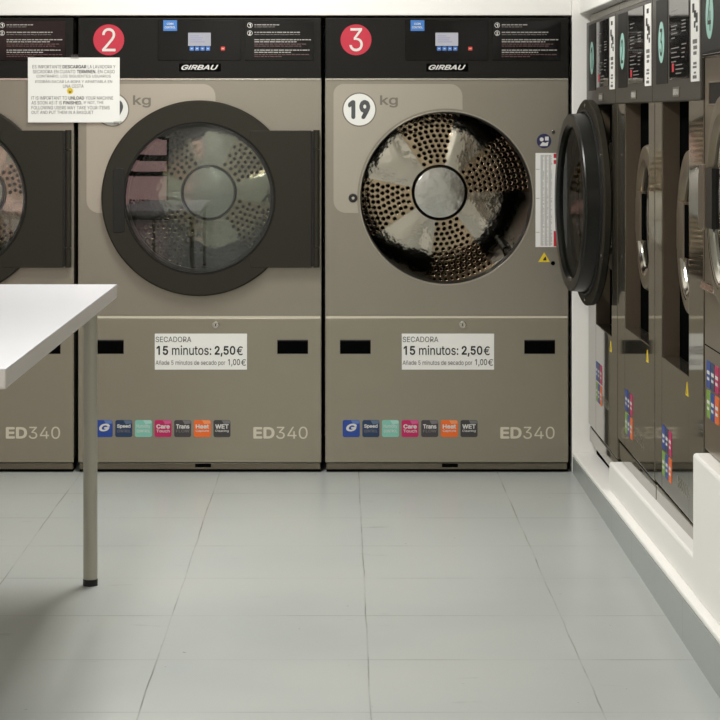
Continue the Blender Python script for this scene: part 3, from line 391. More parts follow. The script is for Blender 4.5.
def kerb():
    # step along the washers: grey tiled face, white top, rising gently towards the viewer
    def zt(y): return 0.074 + (9.4 - y) * 0.0183
    y0, y1 = 9.398, 3.6
    def slab(xa, xb, za, zb, m, bev=0.0, ya=y0, yb=y1, fa=0.0, fb=0.0):
        b.hexa([(xa, ya, za if za is not None else zt(ya) + fa), (xb, ya, za if za is not None else zt(ya) + fa),
                (xb, yb, za if za is not None else zt(yb) + fa), (xa, yb, za if za is not None else zt(yb) + fa),
                (xa, ya, zt(ya) + fb), (xb, ya, zt(ya) + fb), (xb, yb, zt(yb) + fb), (xa, yb, zt(yb) + fb)], m, bev)
    b = MB(); slab(0.93, 1.89, 0.0, None, KERB, 0.0, fb=-0.012)
    struct(b, 'trim_1')
    b = MB(); slab(0.931, 1.89, None, None, WHITE, 0.005, fa=-0.012, fb=0.004)
    struct(b, 'trim_2')
    # white plinth under the second and third washers
    def zp(y): return 0.197 + (8.36 - y) * 0.019
    b = MB(); ya, yb = 8.36, 6.365
    b.hexa([(0.957, ya, zt(ya) + .004), (1.8, ya, zt(ya) + .004), (1.8, yb, zt(yb) + .004), (0.957, yb, zt(yb) + .004),
            (0.957, ya, zp(ya)), (1.8, ya, zp(ya)), (1.8, yb, zp(yb)), (0.957, yb, zp(yb))], WHITE, 0.008)
    struct(b, 'trim_3')
    b = MB(); ya, yb = 6.362, 4.2
    b.hexa([(0.955, ya, zt(ya) + .004), (1.8, ya, zt(ya) + .004), (1.8, yb, zt(yb) + .004), (0.955, yb, zt(yb) + .004),
            (0.955, ya, 0.516), (1.8, ya, 0.516), (1.8, yb, 0.516), (0.955, yb, 0.516)], WHITE, 0.008)
    struct(b, 'trim_4')
kerb()

# ------------------------------------------------------------------ dryers
S = 250.0
U = lambda p: (p - 199.75) / S
V = lambda p: EYE - (p - 115) / S
DC = (U(199.6), V(198.0))          # centre of the drum opening

ICONS = [('icon_blue', 'G', None), ('icon_navy', 'Speed', 'CONTROL'), ('icon_teal', 'Humidity', 'CONTROL'), ('icon_magenta', 'Care', 'Touch'),
         ('icon_slate', 'Trans', 'FLOW'), ('icon_orange', 'Heat', 'Capture'), ('icon_charcoal', 'WET', 'Cleaning')]

def make_door(root, hinge_angle):
    """closed: lies on the panel; otherwise swung about the hinge"""
    hx, hw = U(316.3), 0.009
    cx, cz = DC
    sh = lambda x: x - hx                     # door is built about its hinge axis
    b = MB()
    # frame: outer ring, with the plug that fills the opening behind it
    b.lathe(sh(cx), cz, [(0.293, 0.004), (0.297, 0.022), (0.304, 0.030), (0.384, 0.030), (0.390, 0.024), (0.391, 0.004), (0.385, 0.001), (0.345, 0.001)], DOOR, 96)
    b.lathe(sh(cx), cz, [(0.345, 0.001), (0.339, -0.004), (0.336, -0.054), (0.333, -0.059), (0.328, -0.060), (0.296, -0.060), (0.290, -0.054), (0.286, -0.050), (0.284, -0.012), (0.293, 0.004)], DOORIN, 96)
    pl = [(sh(U(311.5)), V(267)), (sh(U(311.5)), V(130.5)), (sh(U(251)), V(130.5))]
    a0 = math.asin((V(130.5) - cz) * 0.86 / 0.305)
    pl += [(sh(cx) + 0.305 * math.cos(a0 - 2 * a0 * k / 30), cz + 0.305 * math.sin(a0 - 2 * a0 * k / 30)) for k in range(31)] + [(sh(U(251)), V(267))]
    b.prism(pl, 0.001, 0.0315, DOOR, 0.002)
    fr = b.build('door', root)
    fr.location = (hx, -hw, 0)
    fr.rotation_euler = (0, 0, hinge_angle)
    def sub(mb, name):
        o = mb.build(name, fr); return o
    # everything under the door is given in door coordinates, w relative to the hinge axis
    g = MB(); R = 4.5; pr = []
    for k in range(13):
        r = 0.296 * (1 - k / 12); pr.append((max(r, 0), 0.018 + (math.sqrt(R * R - r * r) - math.sqrt(R * R - 0.296 ** 2))))
    g.lathe(sh(cx), cz, pr, GLASSD, 96); sub(g, 'door_glass')
    g = MB(); g.lathe(sh(cx), cz, [(0.2855, -0.0460), (0.20, -0.0455), (0.10, -0.0452), (0, -0.0450)], GLASSB, 72); sub(g, 'glass_bowl')
    g = MB(); g.lathe(sh(cx), cz, [(0.300, 0.0300), (0.3005, 0.0325), (0.296, 0.0325), (0.2955, 0.028)], DOORIN, 96, True); sub(g, 'glass_rim')
    g = MB(); g.rrect(sh(U(114)), sh(U(125.5)), V(232), V(168), 0.012, 0.0295, 0.033, DOORIN, 0.0012); sub(g, 'handle_grip')
    g = MB()
    for z0, z1, dw in ((130, 149.3, 0.0), (150, 247, -0.004), (247.8, 267, 0.0)):
        g.tube((sh(U(316.5)), -0.02 - dw, V(z1)), (sh(U(316.5)), -0.02 - dw, V(z0)), 0.0125, DOOR, 32)
    g.box(sh(U(310)), sh(U(314)), V(266), V(131), 0.004, 0.026, DOORIN, 0.001)
    sub(g, 'hinge')
    # sealing lip and screws on the inner face
    g = MB(); g.lathe(sh(cx), cz, [(0.352, 0.0012), (0.352, -0.006), (0.346, -0.008), (0.342, -0.006), (0.342, 0.0012)], RUBBER, 96, True); sub(g, 'seal')
    for k in range(6):
        a = PI * (k + 0.5) / 3
        g = MB(); g.disc(sh(cx) + 0.368 * math.cos(a), cz + 0.368 * math.sin(a), 0.007, 0.002, -0.0015, SILVER, 12); sub(g, 'screw')
    return fr

def make_drum(root, ang, spread=23):
    cx, cz = DC
    b = MB()
    # throat of the opening, drum wall behind it
    RD = 0.425
    b.lathe(cx, cz, [(0.3440, -0.012), (0.3430, -0.03), (0.340, -0.115), (0.346, -0.126), (RD, -0.131)], DSIDE, 96)
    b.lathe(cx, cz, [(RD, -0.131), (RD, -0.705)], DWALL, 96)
    for j in range(12):                               # perforations of the wall
        w = -0.17 - j * 0.043; r = RD - 0.0010
        for k in range(72):
            a = 2 * PI * (k + 0.5 * (j % 2)) / 72
            if (k // 6) % 2: continue
            c = Vector((cx + r * math.cos(a), -w, cz + r * math.sin(a)))
            e1 = Vector((-math.sin(a), 0, math.cos(a))); e2 = Vector((0, 1, 0))
            t = bmesh.new()
            t.faces.new([t.verts.new(c + 0.008 * (math.cos(q * PI / 4) * e1 + math.sin(q * PI / 4) * e2)) for q in range(8)])
            b._merge(t, HOLE)
    d = b.build('drum', root)
    # back of the drum
    b = MB(); wr = lambda r: -0.690 + (0.28 - r) * 0.03
    N = 96
    t = bmesh.new()
    rads = [0.108 + (0.424 - 0.108) * i / 10 for i in range(11)]
    def inperf(a):
        for c in ang:
            dd = (math.degrees(a) - c + 180) % 360 - 180
            if abs(dd) < spread: return True
        return False
    grid = []
    for r in rads:
        row = []
        for k in range(N):
            a = 2 * PI * k / N
            e = 0.0
            if not inperf(a):                         # embossed smooth lobe between the perforated fields
                best = min(abs(((math.degrees(a) - (c + 45)) + 180) % 360 - 180) for c in ang)
                u = (r - 0.108) / 0.316
                e = 0.0035 * max(0, math.cos(math.radians(min(90, best * 4)))) * math.sin(PI * u)
            row.append(t.verts.new((cx + r * math.cos(a), -(wr(r) + e), cz + r * math.sin(a))))
        grid.append(row)
    im = b.mi(DRUM); ip = b.mi(DPERF)
    for i in range(10):
        for k in range(N):
            f = t.faces.new((grid[i][k], grid[i + 1][k], grid[i + 1][(k + 1) % N], grid[i][(k + 1) % N]))
            f.material_index = ip if inperf(2 * PI * (k + 0.5) / N) else im
    me = bpy.data.meshes.new('tmp'); t.to_mesh(me); t.free(); b.bm.from_mesh(me); bpy.data.meshes.remove(me)
    for c in ang:                                     # punched holes in rows across each field
        ca = math.radians(c)
        for i in range(12):
            r = 0.137 + 0.0215 * i
            half = math.radians(spread - 4); nn = max(3, int(2 * half * r / 0.0235))
            for k in range(nn + 1):
                a = ca - half + 2 * half * (k + (0.25 if i % 2 else -0.05)) / nn
                if abs(a - ca) > half * 1.08: continue
                b.disc(cx + r * math.cos(a), cz + r * math.sin(a), 0.0068, wr(r) - 0.004, wr(r) + 0.0022, HOLE, 10)
                b.lathe(cx + r * math.cos(a), cz + r * math.sin(a), [(0.0068, wr(r) + 0.0022), (0.0088, wr(r) + 0.0026), (0.0104, wr(r) - 0.001)], DPERF, 10)
    b.build('drum_back', d)
    b = MB(); b.lathe(cx, cz, [(0.119, -0.672), (0.119, -0.655), (0.114, -0.650), (0.110, -0.653), (0.107, -0.657), (0.08, -0.655), (0.0, -0.653)], HUB, 72)
    b.lathe(cx, cz, [(0.1195, -0.668), (0.1195, -0.652), (0.1175, -0.6495), (0.1155, -0.6505)], DOORIN, 72)
    b.build('hub', d)
    for k in range(3):
        a = math.radians(ang[0] + 57 + 120 * k)
        b = MB(); b.prism([(0.0, -0.028), (0.05, -0.010), (0.055, 0.0), (0.05, 0.010), (0.0, 0.028)], -0.66, -0.30, DSIDE, 0.004)
        o = b.build('lifter', d)
        M = Matrix.Translation((cx + 0.424 * math.cos(a), 0, cz + 0.424 * math.sin(a))) @ Matrix.Rotation(-(a + PI), 4, 'Y')
        o.data.transform(M)

def sign_lines(b, rows, w):
    for txt, x0, x1, y, h, m, bold in rows: b.text(txt, U(x0), U(x1), V(y + h / 2), V(y - h / 2), w, m, bold)

def make_dryer(x, num, label, drum_ang, open_door):
    root = thing('tumble_dryer', label, 'tumble dryer', (x, FY, 0), 0, 'tumble dryers along the back wall')
    L, R = U(78.3), U(321.2)
    cx, cz = DC
    # cabinet with round opening
    b = MB()
    b.plate_hole(L + .003, R - .003, V(315.8), V(79.5), cx, cz, 0.346, 0.0, STEEL)
    for x0, x1 in ((L, L + .003), (R - .003, R)): b.box(x0, x1, 0.05, V(18.5), -1.0, -0.001, STEEL)
    b.box(L, R, V(18.5) - .003, V(18.5), -1.0, -0.02, STEEL)
    b.box(L, R, 0.05, 0.055, -1.0, -0.02, KICK); b.box(L, R, 0.05, V(18.5), -1.003, -1.0, KICK)
    b.box(L + .003, R - .003, V(318.2), V(316), -0.006, -0.001, MODEL)
    b.lathe(cx, cz, [(0.350, 0.0), (0.349, 0.002), (0.3465, 0.002), (0.344, -0.013)], FILM, 96)
    b.build('cabinet', root)
    b = MB(); b.box(L, R, V(462.5), V(318.3), -0.02, 0.0, STEEL_LOW, 0.0025); b.build('lower_panel', root)
    b = MB(); b.box(L + .004, R - .004, V(469.5), V(463.3), -0.05, -0.006, KICK, 0.002)
    b.box(U(195), U(211), V(467.5), V(463.8), -0.007, -0.0055, BLACK); b.box(L + .004, R - .004, 0.004, V(469.0), -0.08, -0.010, BLACK)  # lowest black strip imitates the shadow line between kick plate and floor
    b.build('kick_plate', root)
    for fx in (L + .06, R - .06):
        for fw in (-0.12, -0.92):
            b = MB(); b.tube((fx, -fw, 0.0), (fx, -fw, 0.052), 0.025, RUBBER, 16); b.build('foot', root)
    # console
    b = MB(); b.box(L, R, V(78.2), V(18), -0.04, 0.010, CONS, 0.004); b.box(L + .002, R - .002, V(80), V(78), -0.01, 0.004, SILVER)
    b.build('console', root)
    cw = 0.0102
    b = MB(); b.rrect(U(158), U(241), V(60.5), V(20.3), 0.004, 0.008, 0.0125, PANEL, 0.001)
    cp = b.build('control_panel', root)
    b = MB(); b.box(U(188.3), U(211), V(46), V(32.8), 0.012, 0.0138, SCREEN, 0.0006)
    for i, (p, q) in enumerate(((35.5, 199), (37.5, 203), (39.5, 202), (41.5, 205))): b.quad(U(190.5), U(q), V(p + .9), V(p), 0.0142, mat('lcd%d' % num, (150, 150, 176), .5) if i == 0 else MATS['lcd%d' % num])
    b.build('screen', cp)
    for k in range(4):
        p = 189.8 + 5.4 * k
        b = MB(); b.rrect(U(p), U(p + 4.3), V(50.8), V(46.7), 0.002, 0.012, 0.0145, BTN, 0.0006)
        b.quad(U(p + 1.3), U(p + 3.0), V(49.2), V(48.3), 0.0149, PRINT); b.build('button', cp)
    b = MB(); b.rrect(U(221), U(225.2), V(50.6), V(46.8), 0.002, 0.012, 0.0145, BTNR, 0.0006); b.quad(U(222), U(224.2), V(49), V(48.4), 0.0149, PRINT)
    b.build('stop_button', cp)['label'] = 'red push button'
    b = MB(); b.box(U(163.5), U(177.3), V(31), V(20.3), 0.012, 0.0132, BLUE)
    b.text('COIN', U(167), U(173.6), V(25), V(22.9), 0.0136, PRINT, 0.02); b.text('CONTROL', U(165), U(175.6), V(28.6), V(26.4), 0.0136, PRINT, 0.02)
    b.build('blue_label', cp)
    b = MB(); b.rrect(U(245), U(313.3), V(60.5), V(20.8), 0.003, 0.008, 0.0125, PANEL, 0.001)
    for n_, y in (('1', 25.3), ('2', 33.2)):
        b.lathe(U(250), V(y), [(0.0106, .0130), (0.0088, .0130)], PRINT, 20); b.text(n_, U(249), U(251), V(y + 1.6), V(y - 1.6), 0.013, PRINT, 0.03)
    for x0, x1, y, m in ((254.5, 281, 24.9, FINE), (254.5, 275, 27.0, FINEG), (254.5, 301, 32.4, FINE), (254.5, 300, 34.6, FINEG),
                         (254.5, 311, 39.8, FINE), (254.5, 298, 41.9, FINE), (254.5, 307, 44.2, FINER), (254.5, 303, 46.2, FINER),
                         (254.5, 309.5, 50.2, FINE), (254.5, 291, 52.4, FINE), (254.5, 310, 54.6, FINER), (254.5, 283, 56.6, FINER)):
        xx = x0                                          # small print, word by word
        while xx < x1 - 1:
            l = random.uniform(1.6, 5.2); b.quad(U(xx), U(min(xx + l, x1)), V(y + .5), V(y - .5), 0.0131, m); xx += l + 0.7
    b.build('instruction_panel', root)
    b = MB(); b.box(U(179.3), U(221), V(71.3), V(63.6), 0.009, 0.0122, BLACK, 0.0006)
    b.text('GIRBAU', U(181.5), U(218.5), V(69.9), V(64.9), 0.0126, PRINT, 0.022, 0.35); b.build('logo_plate', root)
    b = MB(); b.disc(U(109), V(39.9), 0.0618, 0.009, 0.0113, RED, 48)
    b.text(str(num), U(102.4), U(115.8), V(51.4), V(28.2), 0.0117, PRINT, 0.0); b.build('number_badge', root)
    # pale film with the load badge
    b = MB(); x0, x1, y0, y1 = U(86.5), U(215.5), V(213), V(84)
    p = []
    for (qx, qz, a0, r) in ((x1 - .05, y1 - .05, 0, .05), (x0 + .04, y1 - .04, 90, .04), (x0 + .05, y0 + .05, 180, .05)):
        for k in range(8):
            a = math.radians(a0 + 90 * k / 7); p.append((qx + r * math.cos(a), qz + r * math.sin(a)))
    a0 = math.atan2(y0 - cz, -0.26)                          # cut round the drum opening
    c0 = math.atan2(-math.sqrt(0.355 ** 2 - min(0.35, abs(x0 + .12 - cx)) ** 2), x0 + .12 - cx) % (2 * PI)
    a_s = (math.asin((y0 - cz) / 0.358)) ; a_s = PI - a_s
    a_e = math.acos((x1 - cx) / 0.358)
    for k in range(25):
        a = a_s + (a_e - a_s) * k / 24; p.append((cx + 0.358 * math.cos(a), cz + 0.358 * math.sin(a)))
    b.prism(p, 0.0, 0.0012, FILM); b.build('film_backing', root)
    b = MB(); b.disc(U(112.3), V(109.6), 0.0685, 0.001, 0.0022, GREYT, 48); b.disc(U(112.3), V(109.6), 0.0635, 0.002, 0.0030, BADGE, 48)
    b.text('19', U(101.0), U(123.2), V(119), V(100), 0.0034, BADGETXT, 0.045)
    b.text('kg', U(133), U(150.8), V(107.6), V(95.3), 0.0016, GREYT, 0.016); b.build('capacity_badge', root)
    # lower panel fittings
    b = MB(); b.lathe(U(215.6), V(324.8), [(0.0148, 0), (0.0148, .003), (0.0125, .005), (0.0075, .005), (0.0075, .002), (0, .002)], SILVER, 24)
    b.box(U(215.3), U(216.0), V(326.2), V(323.5), .001, .0027, BLACK); b.build('lock', root)
    for q0, q1 in ((93, 123.7), (277.3, 308)):
        b = MB(); b.box(U(q0), U(q1), V(353.8), V(339.8), -0.0005, 0.0012, BLACK); b.box(U(q0), U(q1), V(341), V(339.8), 0.0012, 0.003, INK)
        b.build('grip_slot', root)
    b = MB(); b.box(U(154.8), U(247), V(369.6), V(333.6), 0.0, 0.0014, LABEL)
    w = 0.0018
    b.text('SECADORA', U(155.6), U(191.3), V(342.1), V(336.6), w, INKG, 0.004)
    b.text('15', U(156.6), U(168.2), V(355), V(345.9), w, INK, 0.022); b.text('minutos:', U(172), U(211.3), V(355), V(345.4), w, INK, 0.008)
    b.text('2,50', U(214.6), U(235.4), V(356.6), V(345.9), w, INK, 0.022); b.text('€', U(236.6), U(242.8), V(355.2), V(346.3), w, INK, 0.006)
    b.text('Añade 5 minutos de secado por', U(155.6), U(225.3), V(366), V(360.3), w, INKG, 0.004)
    b.text('1,00', U(228), U(240), V(366.4), V(359), w, INK, 0.008); b.text('€', U(241), U(246), V(365.6), V(359.2), w, INK, 0.0)
    b.build('price_label', root)
    for k, (m, t1, t2) in enumerate(ICONS):
        p0 = 95.7 + 19.63 * k; p1 = p0 + 17
        b = MB(); b.rrect(U(p0), U(p1), V(437), V(420), 0.008, 0.0, 0.0013, ICON[m])
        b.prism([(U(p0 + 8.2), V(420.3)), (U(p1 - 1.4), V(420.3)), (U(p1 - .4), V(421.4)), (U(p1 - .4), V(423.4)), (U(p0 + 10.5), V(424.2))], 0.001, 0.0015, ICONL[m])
        if t2 is None:
            b.text(t1, U(p0 + 3.4), U(p1 - 2.8), V(431.3), V(423.6), 0.0017, PRINT, 0.035, 0.25)
        else:
            z = 426.3 if m != 'icon_magenta' else 425.4
            b.text(t1, U(p0 + 1.8), U(p1 - 1.8), V(428.6), V(424.2), 0.0017, PRINT, 0.03 if m != 'icon_teal' else 0.0)
            b.text(t2, U(p0 + 1.8), U(p1 - 1.8), V(432.4), V(429.6), 0.0017, PRINT if m in ('icon_magenta', 'icon_orange', 'icon_charcoal') else PRINTG if m != 'icon_teal' else PRINT, 0.01)
        b.build('feature_sticker', root)
    b = MB(); b.text('ED', U(253.3), U(274.6), V(438.6), V(427), 0.0006, MODEL, 0.03); b.text('340', U(276.2), U(307.6), V(438.8), V(426.6), 0.0006, MODEL, -0.006)
    b.build('model_lettering', root)
    b = MB(); b.lathe(U(106), V(198), [(0.018, 0), (0.018, .004), (0.014, .006), (0.010, .006), (0.010, .003), (0, .003)], INK, 24)
    b.disc(U(106), V(198), 0.006, .003, .006, SILVER, 12); b.build('latch', root)
    if open_door:
        b = MB(); b.disc(U(297), V(141), 0.0290, 0, .0014, NAVY, 32)
        b.disc(U(294.6), V(139.4), 0.008, .0014, .0018, PRINT, 16); b.prism([(U(292.5), V(146)), (U(300.5), V(146)), (U(301.5), V(141.5)), (U(298.5), V(143)), (U(295.5), V(142))], .0014, .0018, PRINT)
        b.prism([(U(298), V(140.5)), (U(301.6), V(140.5)), (U(301.6), V(136.6)), (U(298), V(136.6))], .0014, .0018, PRINT)
        b.build('manual_sticker', root)
        b = MB(); b.box(U(288.5), U(309.2), V(247), V(153), 0, .0014, LABEL)
        y = 155.0
        while y < 246:
            for c in range(3): b.quad(U(293.5 + 4 * c), U(293.5 + 4 * c + random.uniform(2.2, 3.7)), V(y + .5), V(y), .0017, INKL)
            y += 1.0
        for yy in (169, 198, 232): b.quad(U(288.8), U(292.5), V(yy + .5), V(yy), .0017, INKL)
        for ya, yb in ((158, 153.6), (164, 160), (246.4, 231)): b.box(U(306.6), U(309.2), V(ya), V(yb), .0014, .0018, REDL)
        b.build('warning_label', root)
        b = MB(); b.prism([(U(291.2), V(262)), (U(303), V(262)), (U(297.2), V(252.4))], 0, .0014, YEL)
        b.prism([(U(295.6), V(260.4)), (U(299.6), V(260.4)), (U(298.6), V(256.2)), (U(296.8), V(258.4))], .0014, .0018, INK); b.build('hazard_sticker', root)
        for yy, m in ((132, CHROME), (263.2, BLACK)):
            b = MB(); b.disc(U(306), V(yy), 0.0085, 0, .003, m, 16, .001); b.build('bolt', root)
    make_drum(root, drum_ang)
    make_door(root, open_door)
    return root

DX = 247.0 / S
X2 = (199.75 - 340) / S
make_dryer(X2 - 0.99, 1, 'large greige tumble dryer partly behind the white table, its door closed', (20, 110, 200, 290), 0)
make_dryer(X2, 2, 'large greige tumble dryer with closed black door and red badge numbered 2', (42, 135, 228, 325), 0)
make_dryer(X2 + DX, 3, 'large greige tumble dryer with open door and red badge numbered 3', (22, 100, 192, 285), math.radians(94.5))

# ------------------------------------------------------------------ paper notice taped across two consoles
def notice():
    root = thing('paper_notice', 'white paper notice in Spanish and English taped across two dryer consoles', 'notice', (X2, FY, 0))
    b = MB(); b.box(U(28.4), U(120), V(122.4), V(57.6), 0.0136, 0.0150, PAPER)
    w = 0.0154
    def row(y, segs, h=3.4):
        for t, x0, x1, bold in segs: b.text(t, U(x0), U(x1), V(y + h / 2), V(y - h / 2), w, INK if bold else INKN, 0.02 if bold else 0.0)
    row(66.8, (('ES IMPORTANTE', 33, 61.8, 0), ('DESCARGAR', 63, 86.8, 1), ('LA LAVADORA Y', 88.2, 115.8, 0)))
    row(71.7, (('SECADORA EN CUANTO', 33.4, 75.8, 0), ('TERMINEN.', 77.3, 96.6, 1), ('EN CASO', 98.3, 115, 0)))
    row(76.5, (('CONTRARIO, LOS SIGUIENTES USUARIOS', 37, 111.2, 0),))
    row(81.3, (('PODRÁN SACAR LA ROPA Y APARTARLA EN', 36, 112.5, 0),))
    row(86.2, (('UNA CESTA', 63.5, 84, 0),))
    row(98.0, (('IT IS IMPORTANT TO', 32, 67.5, 0), ('UNLOAD', 69, 84.6, 1), ('YOUR MACHINE', 86, 113.5, 0)))
    row(102.8, (('AS SOON AS IT IS', 32, 62.3, 0), ('FINISHED.', 63.8, 82.6, 1), ('IF NOT, THE', 84.3, 103.8, 0)))
    row(107.7, (('FOLLOWING USERS MAY TAKE YOUR ITEMS', 32, 110, 0),))
    row(112.5, (('OUT AND PUT THEM IN A BASQUET', 32, 93.8, 0),))
    b.build('sheet', root)
    b = MB(); b.disc(U(70.5), V(91), 0.0125, 0.0149, 0.0154, YEL, 24)
    for dx in (-1.1, 1.1): b.disc(U(70.5 + dx), V(90.2), 0.0018, .0153, .0157, INK, 8)
    b.prism([(U(70.5) + 0.006 * math.cos(a), V(91.4) + 0.006 * math.sin(a)) for a in [PI + PI * k / 8 for k in range(9)]], .0153, .0157, INK)
    b.build('smiley', root)
    for px, yy in ((76, 57.6), (119, 122.4)):
        b = MB(); b.box(U(px - 5), U(px + 3), V(yy + 1.4), V(yy - 3.0) if yy < 100 else V(yy - 1.2), 0.0148, 0.0155, glass('tape%d' % px, (225, 225, 222), .06, .2)); b.build('tape', root)
notice()

# ------------------------------------------------------------------ washers along the side wall
WX = 0.993
def make_washer(yc, num, label, r0, r1, ledge, base, kick, bare=False):
    root = thing('washing_machine', label, 'washing machine', (WX, yc, base), -PI / 2, 'washing machines along the side wall')
    H = 0.494; Z = lambda z: z - base
    def part(b, name, parent=root): return b.build(name, parent)
    # body behind the front
    b = MB(); bot = kick + 0.012 if not bare else 0.520
    top = 1.47 if not bare else 1.588
    if not bare:
        b.box(-H, r0, Z(bot), Z(1.80), -0.055, 0.0, WSTEEL, 0.003)                 # far stile
        b.box(r0, r1, Z(bot), Z(ledge), -0.055, 0.0, WSTEEL, 0.003)              # lower front
        b.box(r0 - .001, r0 + .0006, Z(ledge), Z(1.80), -0.0545, -0.004, WSIDE)
        b.box(r0, r1, Z(ledge), Z(1.79), -0.062, -0.055, BLACK)
        b.box(-H, H, Z(bot), Z(1.798), -0.80, -0.062, WSIDE)
    else:
        b.box(-H, H, Z(bot), Z(1.588), -0.80, 0.0, WRING, 0.006)
        b.box(-H, H, Z(1.588), Z(1.80), -0.80, -0.02, WSIDE)
        b.box(-H - .0005, H, Z(0.805), Z(0.808), -0.3, 0.0007, BLACK)
    part(b, 'cabinet')
    if not bare:
        b = MB(); b.box(r1 + .0015, H, Z(bot), Z(1.80), -0.055, 0.0008, WSTEEL, 0.003); part(b, 'corner_post')
        b = MB(); b.box(-H + .004, H - .004, Z(kick - 0.058), Z(kick), -0.5, -0.004, WSTEEL, 0.003)
        b.box(-H + .004, H - .004, Z(kick), Z(kick + .012), -0.5, -0.008, BLACK); part(b, 'kick_plate')
        if base < kick - 0.06:
            b = MB(); b.box(-H + .02, H - .02, 0.0, Z(kick - 0.058), -0.5, -0.03, BLACK); part(b, 'base_frame')
        b = MB(); b.box(-H, H, Z(1.7995), Z(1.832), -0.7, -0.006, STEEL, 0.006); part(b, 'top_cover')
    # console
    cz0, cz1 = (1.47, 1.798) if not bare else (1.594, 1.83)
    dz = 0.0 if not bare else 0.044
    b = MB(); b.box(-H, H, Z(cz0), Z(cz1), -0.02 if bare else -0.05, 0.008, CONS if bare else WCON, 0.004)
    if bare: b.box(-H, H, Z(1.586), Z(1.594), -0.02, 0.006, CHROME, 0.001)
    con = part(b, 'console')
    b = MB(); b.box(-0.40, -0.145, Z(1.525 + dz * 1.7), Z(1.785 + dz), 0.006, 0.0095, CONS, 0.001)
    b.disc(-0.275 if not bare else -0.345, Z(1.652 + dz), 0.0635, 0.009, 0.0108, TEAL, 40)
    c0 = -0.275 if not bare else -0.345
    b.text(str(num), c0 - 0.028, c0 + 0.028, Z(1.652 + dz - 0.042), Z(1.652 + dz + 0.042), 0.0112, INK, 0.004); part(b, 'number_badge')
    b = MB(); b.box(-0.105, 0.285, Z(1.535 + dz), Z(1.785 + dz), 0.006, 0.0100, PANEL, 0.001)
    for i, (z, xa, xb) in enumerate(((1.735, -.06, .06), (1.722, -.06, .02), (1.69, -.06, .06), (1.68, -.06, .04), (1.668, -.06, .06), (1.655, -.06, .01),
                                     (1.625, -.06, .10), (1.612, -.06, .05), (1.598, -.06, .11), (1.585, -.06, .04),
                                     (1.70, .15, .23), (1.69, .15, .23), (1.68, .15, .23), (1.67, .15, .23), (1.632, .15, .24), (1.62, .15, .22), (1.608, .15, .21), (1.595, .15, .2),
                                     (1.574, .03, .16), (1.562, .03, .18), (1.550, .03, .14))):
        b.quad(xa, xb, Z(z + dz), Z(z + dz + .0032), 0.0104, PRINTG)
    b.box(-0.045, -0.005, Z(1.557 + dz), Z(1.582 + dz), 0.0099, 0.0106, REDL); part(b, 'control_panel')
    b = MB(); b.box(0.325, 0.478, Z(1.523 + dz * 1.6), Z(1.785 + dz), 0.006, 0.0098, LABEL)
    for z0, z1, xa, xb in ((1.755, 1.770, .36, .41), (1.715, 1.74, .34, .38), (1.70, 1.72, .37, .41), (1.685, 1.712, .40, .44), (1.672, 1.69, .37, .40), (1.66, 1.676, .41, .44),
                           (1.628, 1.640, .35, .43), (1.612, 1.622, .36, .43), (1.597, 1.606, .36, .42), (1.570, 1.577, .36, .42), (1.560, 1.566, .35, .42), (1.545, 1.55, .37, .41), (1.531, 1.540, .35, .42)):
        b.quad(xa + .014, xb + .014, Z(z0 + dz), Z(z1 + dz), 0.0102, INK if z0 > 1.65 else INKG)
    part(b, 'price_label')
    if not bare:
        b = MB(); b.box(-0.03, 0.105, Z(1.483), Z(1.512), 0.007, 0.0105, KICK, 0.001)
        b.text('GIRBAU', -0.02, 0.095, Z(1.489), Z(1.506), 0.0109, PRINT, 0.02, 0.3); part(b, 'logo_plate')
    # door
    dcx, dcz, R, w = (-0.003, 1.085, 0.245, -0.030) if not bare else (0.035, 1.216, 0.268, 0.042)
    wb = -0.055 if not bare else 0.0
    b = MB(); b.lathe(dcx, Z(dcz), [(R, wb), (R, w - 0.012), (R - 0.006, w - 0.002), (R - 0.016, w), (R - 0.050, w + .001), (R - 0.055, w - 0.002)], WRING, 72)
    d = part(b, 'door')
    b = MB(); b.lathe(dcx, Z(dcz), [(R - 0.055, w - 0.002), (R - 0.068, w - 0.010), (R - 0.072, w - 0.016)], WRING, 72)
    b.lathe(dcx, Z(dcz), [(R - 0.040, w + .0015), (R - 0.056, w - 0.001), (R - 0.068, w - 0.009), (R - 0.072, w - 0.015)], CHROME, 144, arc=(197, 262)); b.build('chrome_ring', d)
    b = MB(); b.lathe(dcx, Z(dcz), [(R - 0.072, w - 0.014), (R - 0.09, wb + .004), (R - 0.10, wb + .003)], RUBBER, 72); b.build('gasket', d)
    b = MB(); b.lathe(dcx, Z(dcz), [(R - 0.074, w - 0.012), (0.1, w - 0.006), (0, w - 0.003)], glass('washer_glass%d' % num, (120, 122, 120), .12), 48); b.build('door_glass', d)
    b = MB(); b.lathe(dcx, Z(dcz), [(R - 0.09, wb + .0015), (0, wb + .0015)], DRUM, 48)
    for k in range(36):
        a = 2 * PI * k / 36
        for r in (0.10, 0.13, 0.155): b.disc(dcx + r * math.cos(a), Z(dcz) + r * math.sin(a), .006, wb + .001, wb + .0025, CHROME, 8)
    b.build('drum', d)
    hx, hb, he, ww = (-0.213, -0.070, -0.005, w + 0.003) if not bare else (-0.300, -0.205, -0.095, w + 0.006)
    b = MB(); b.prism([(hx, Z(dcz) + .055), (hx + .03, Z(dcz) + .085), (hb, Z(dcz) + .085), (hb, Z(dcz) - .085), (hx + .03, Z(dcz) - .085), (hx, Z(dcz) - .055)], ww - .03, ww, WRING, 0.002)
    b.box(hb, he, Z(dcz) - .078, Z(dcz) + .078, ww - 0.03, ww - .004, BLACK if not bare else DOORIN); b.build('handle', d)  # dark block stands in for the shadow gap beside the grip
    # stickers on the lower front
    dz = 0.0 if not bare else 0.290
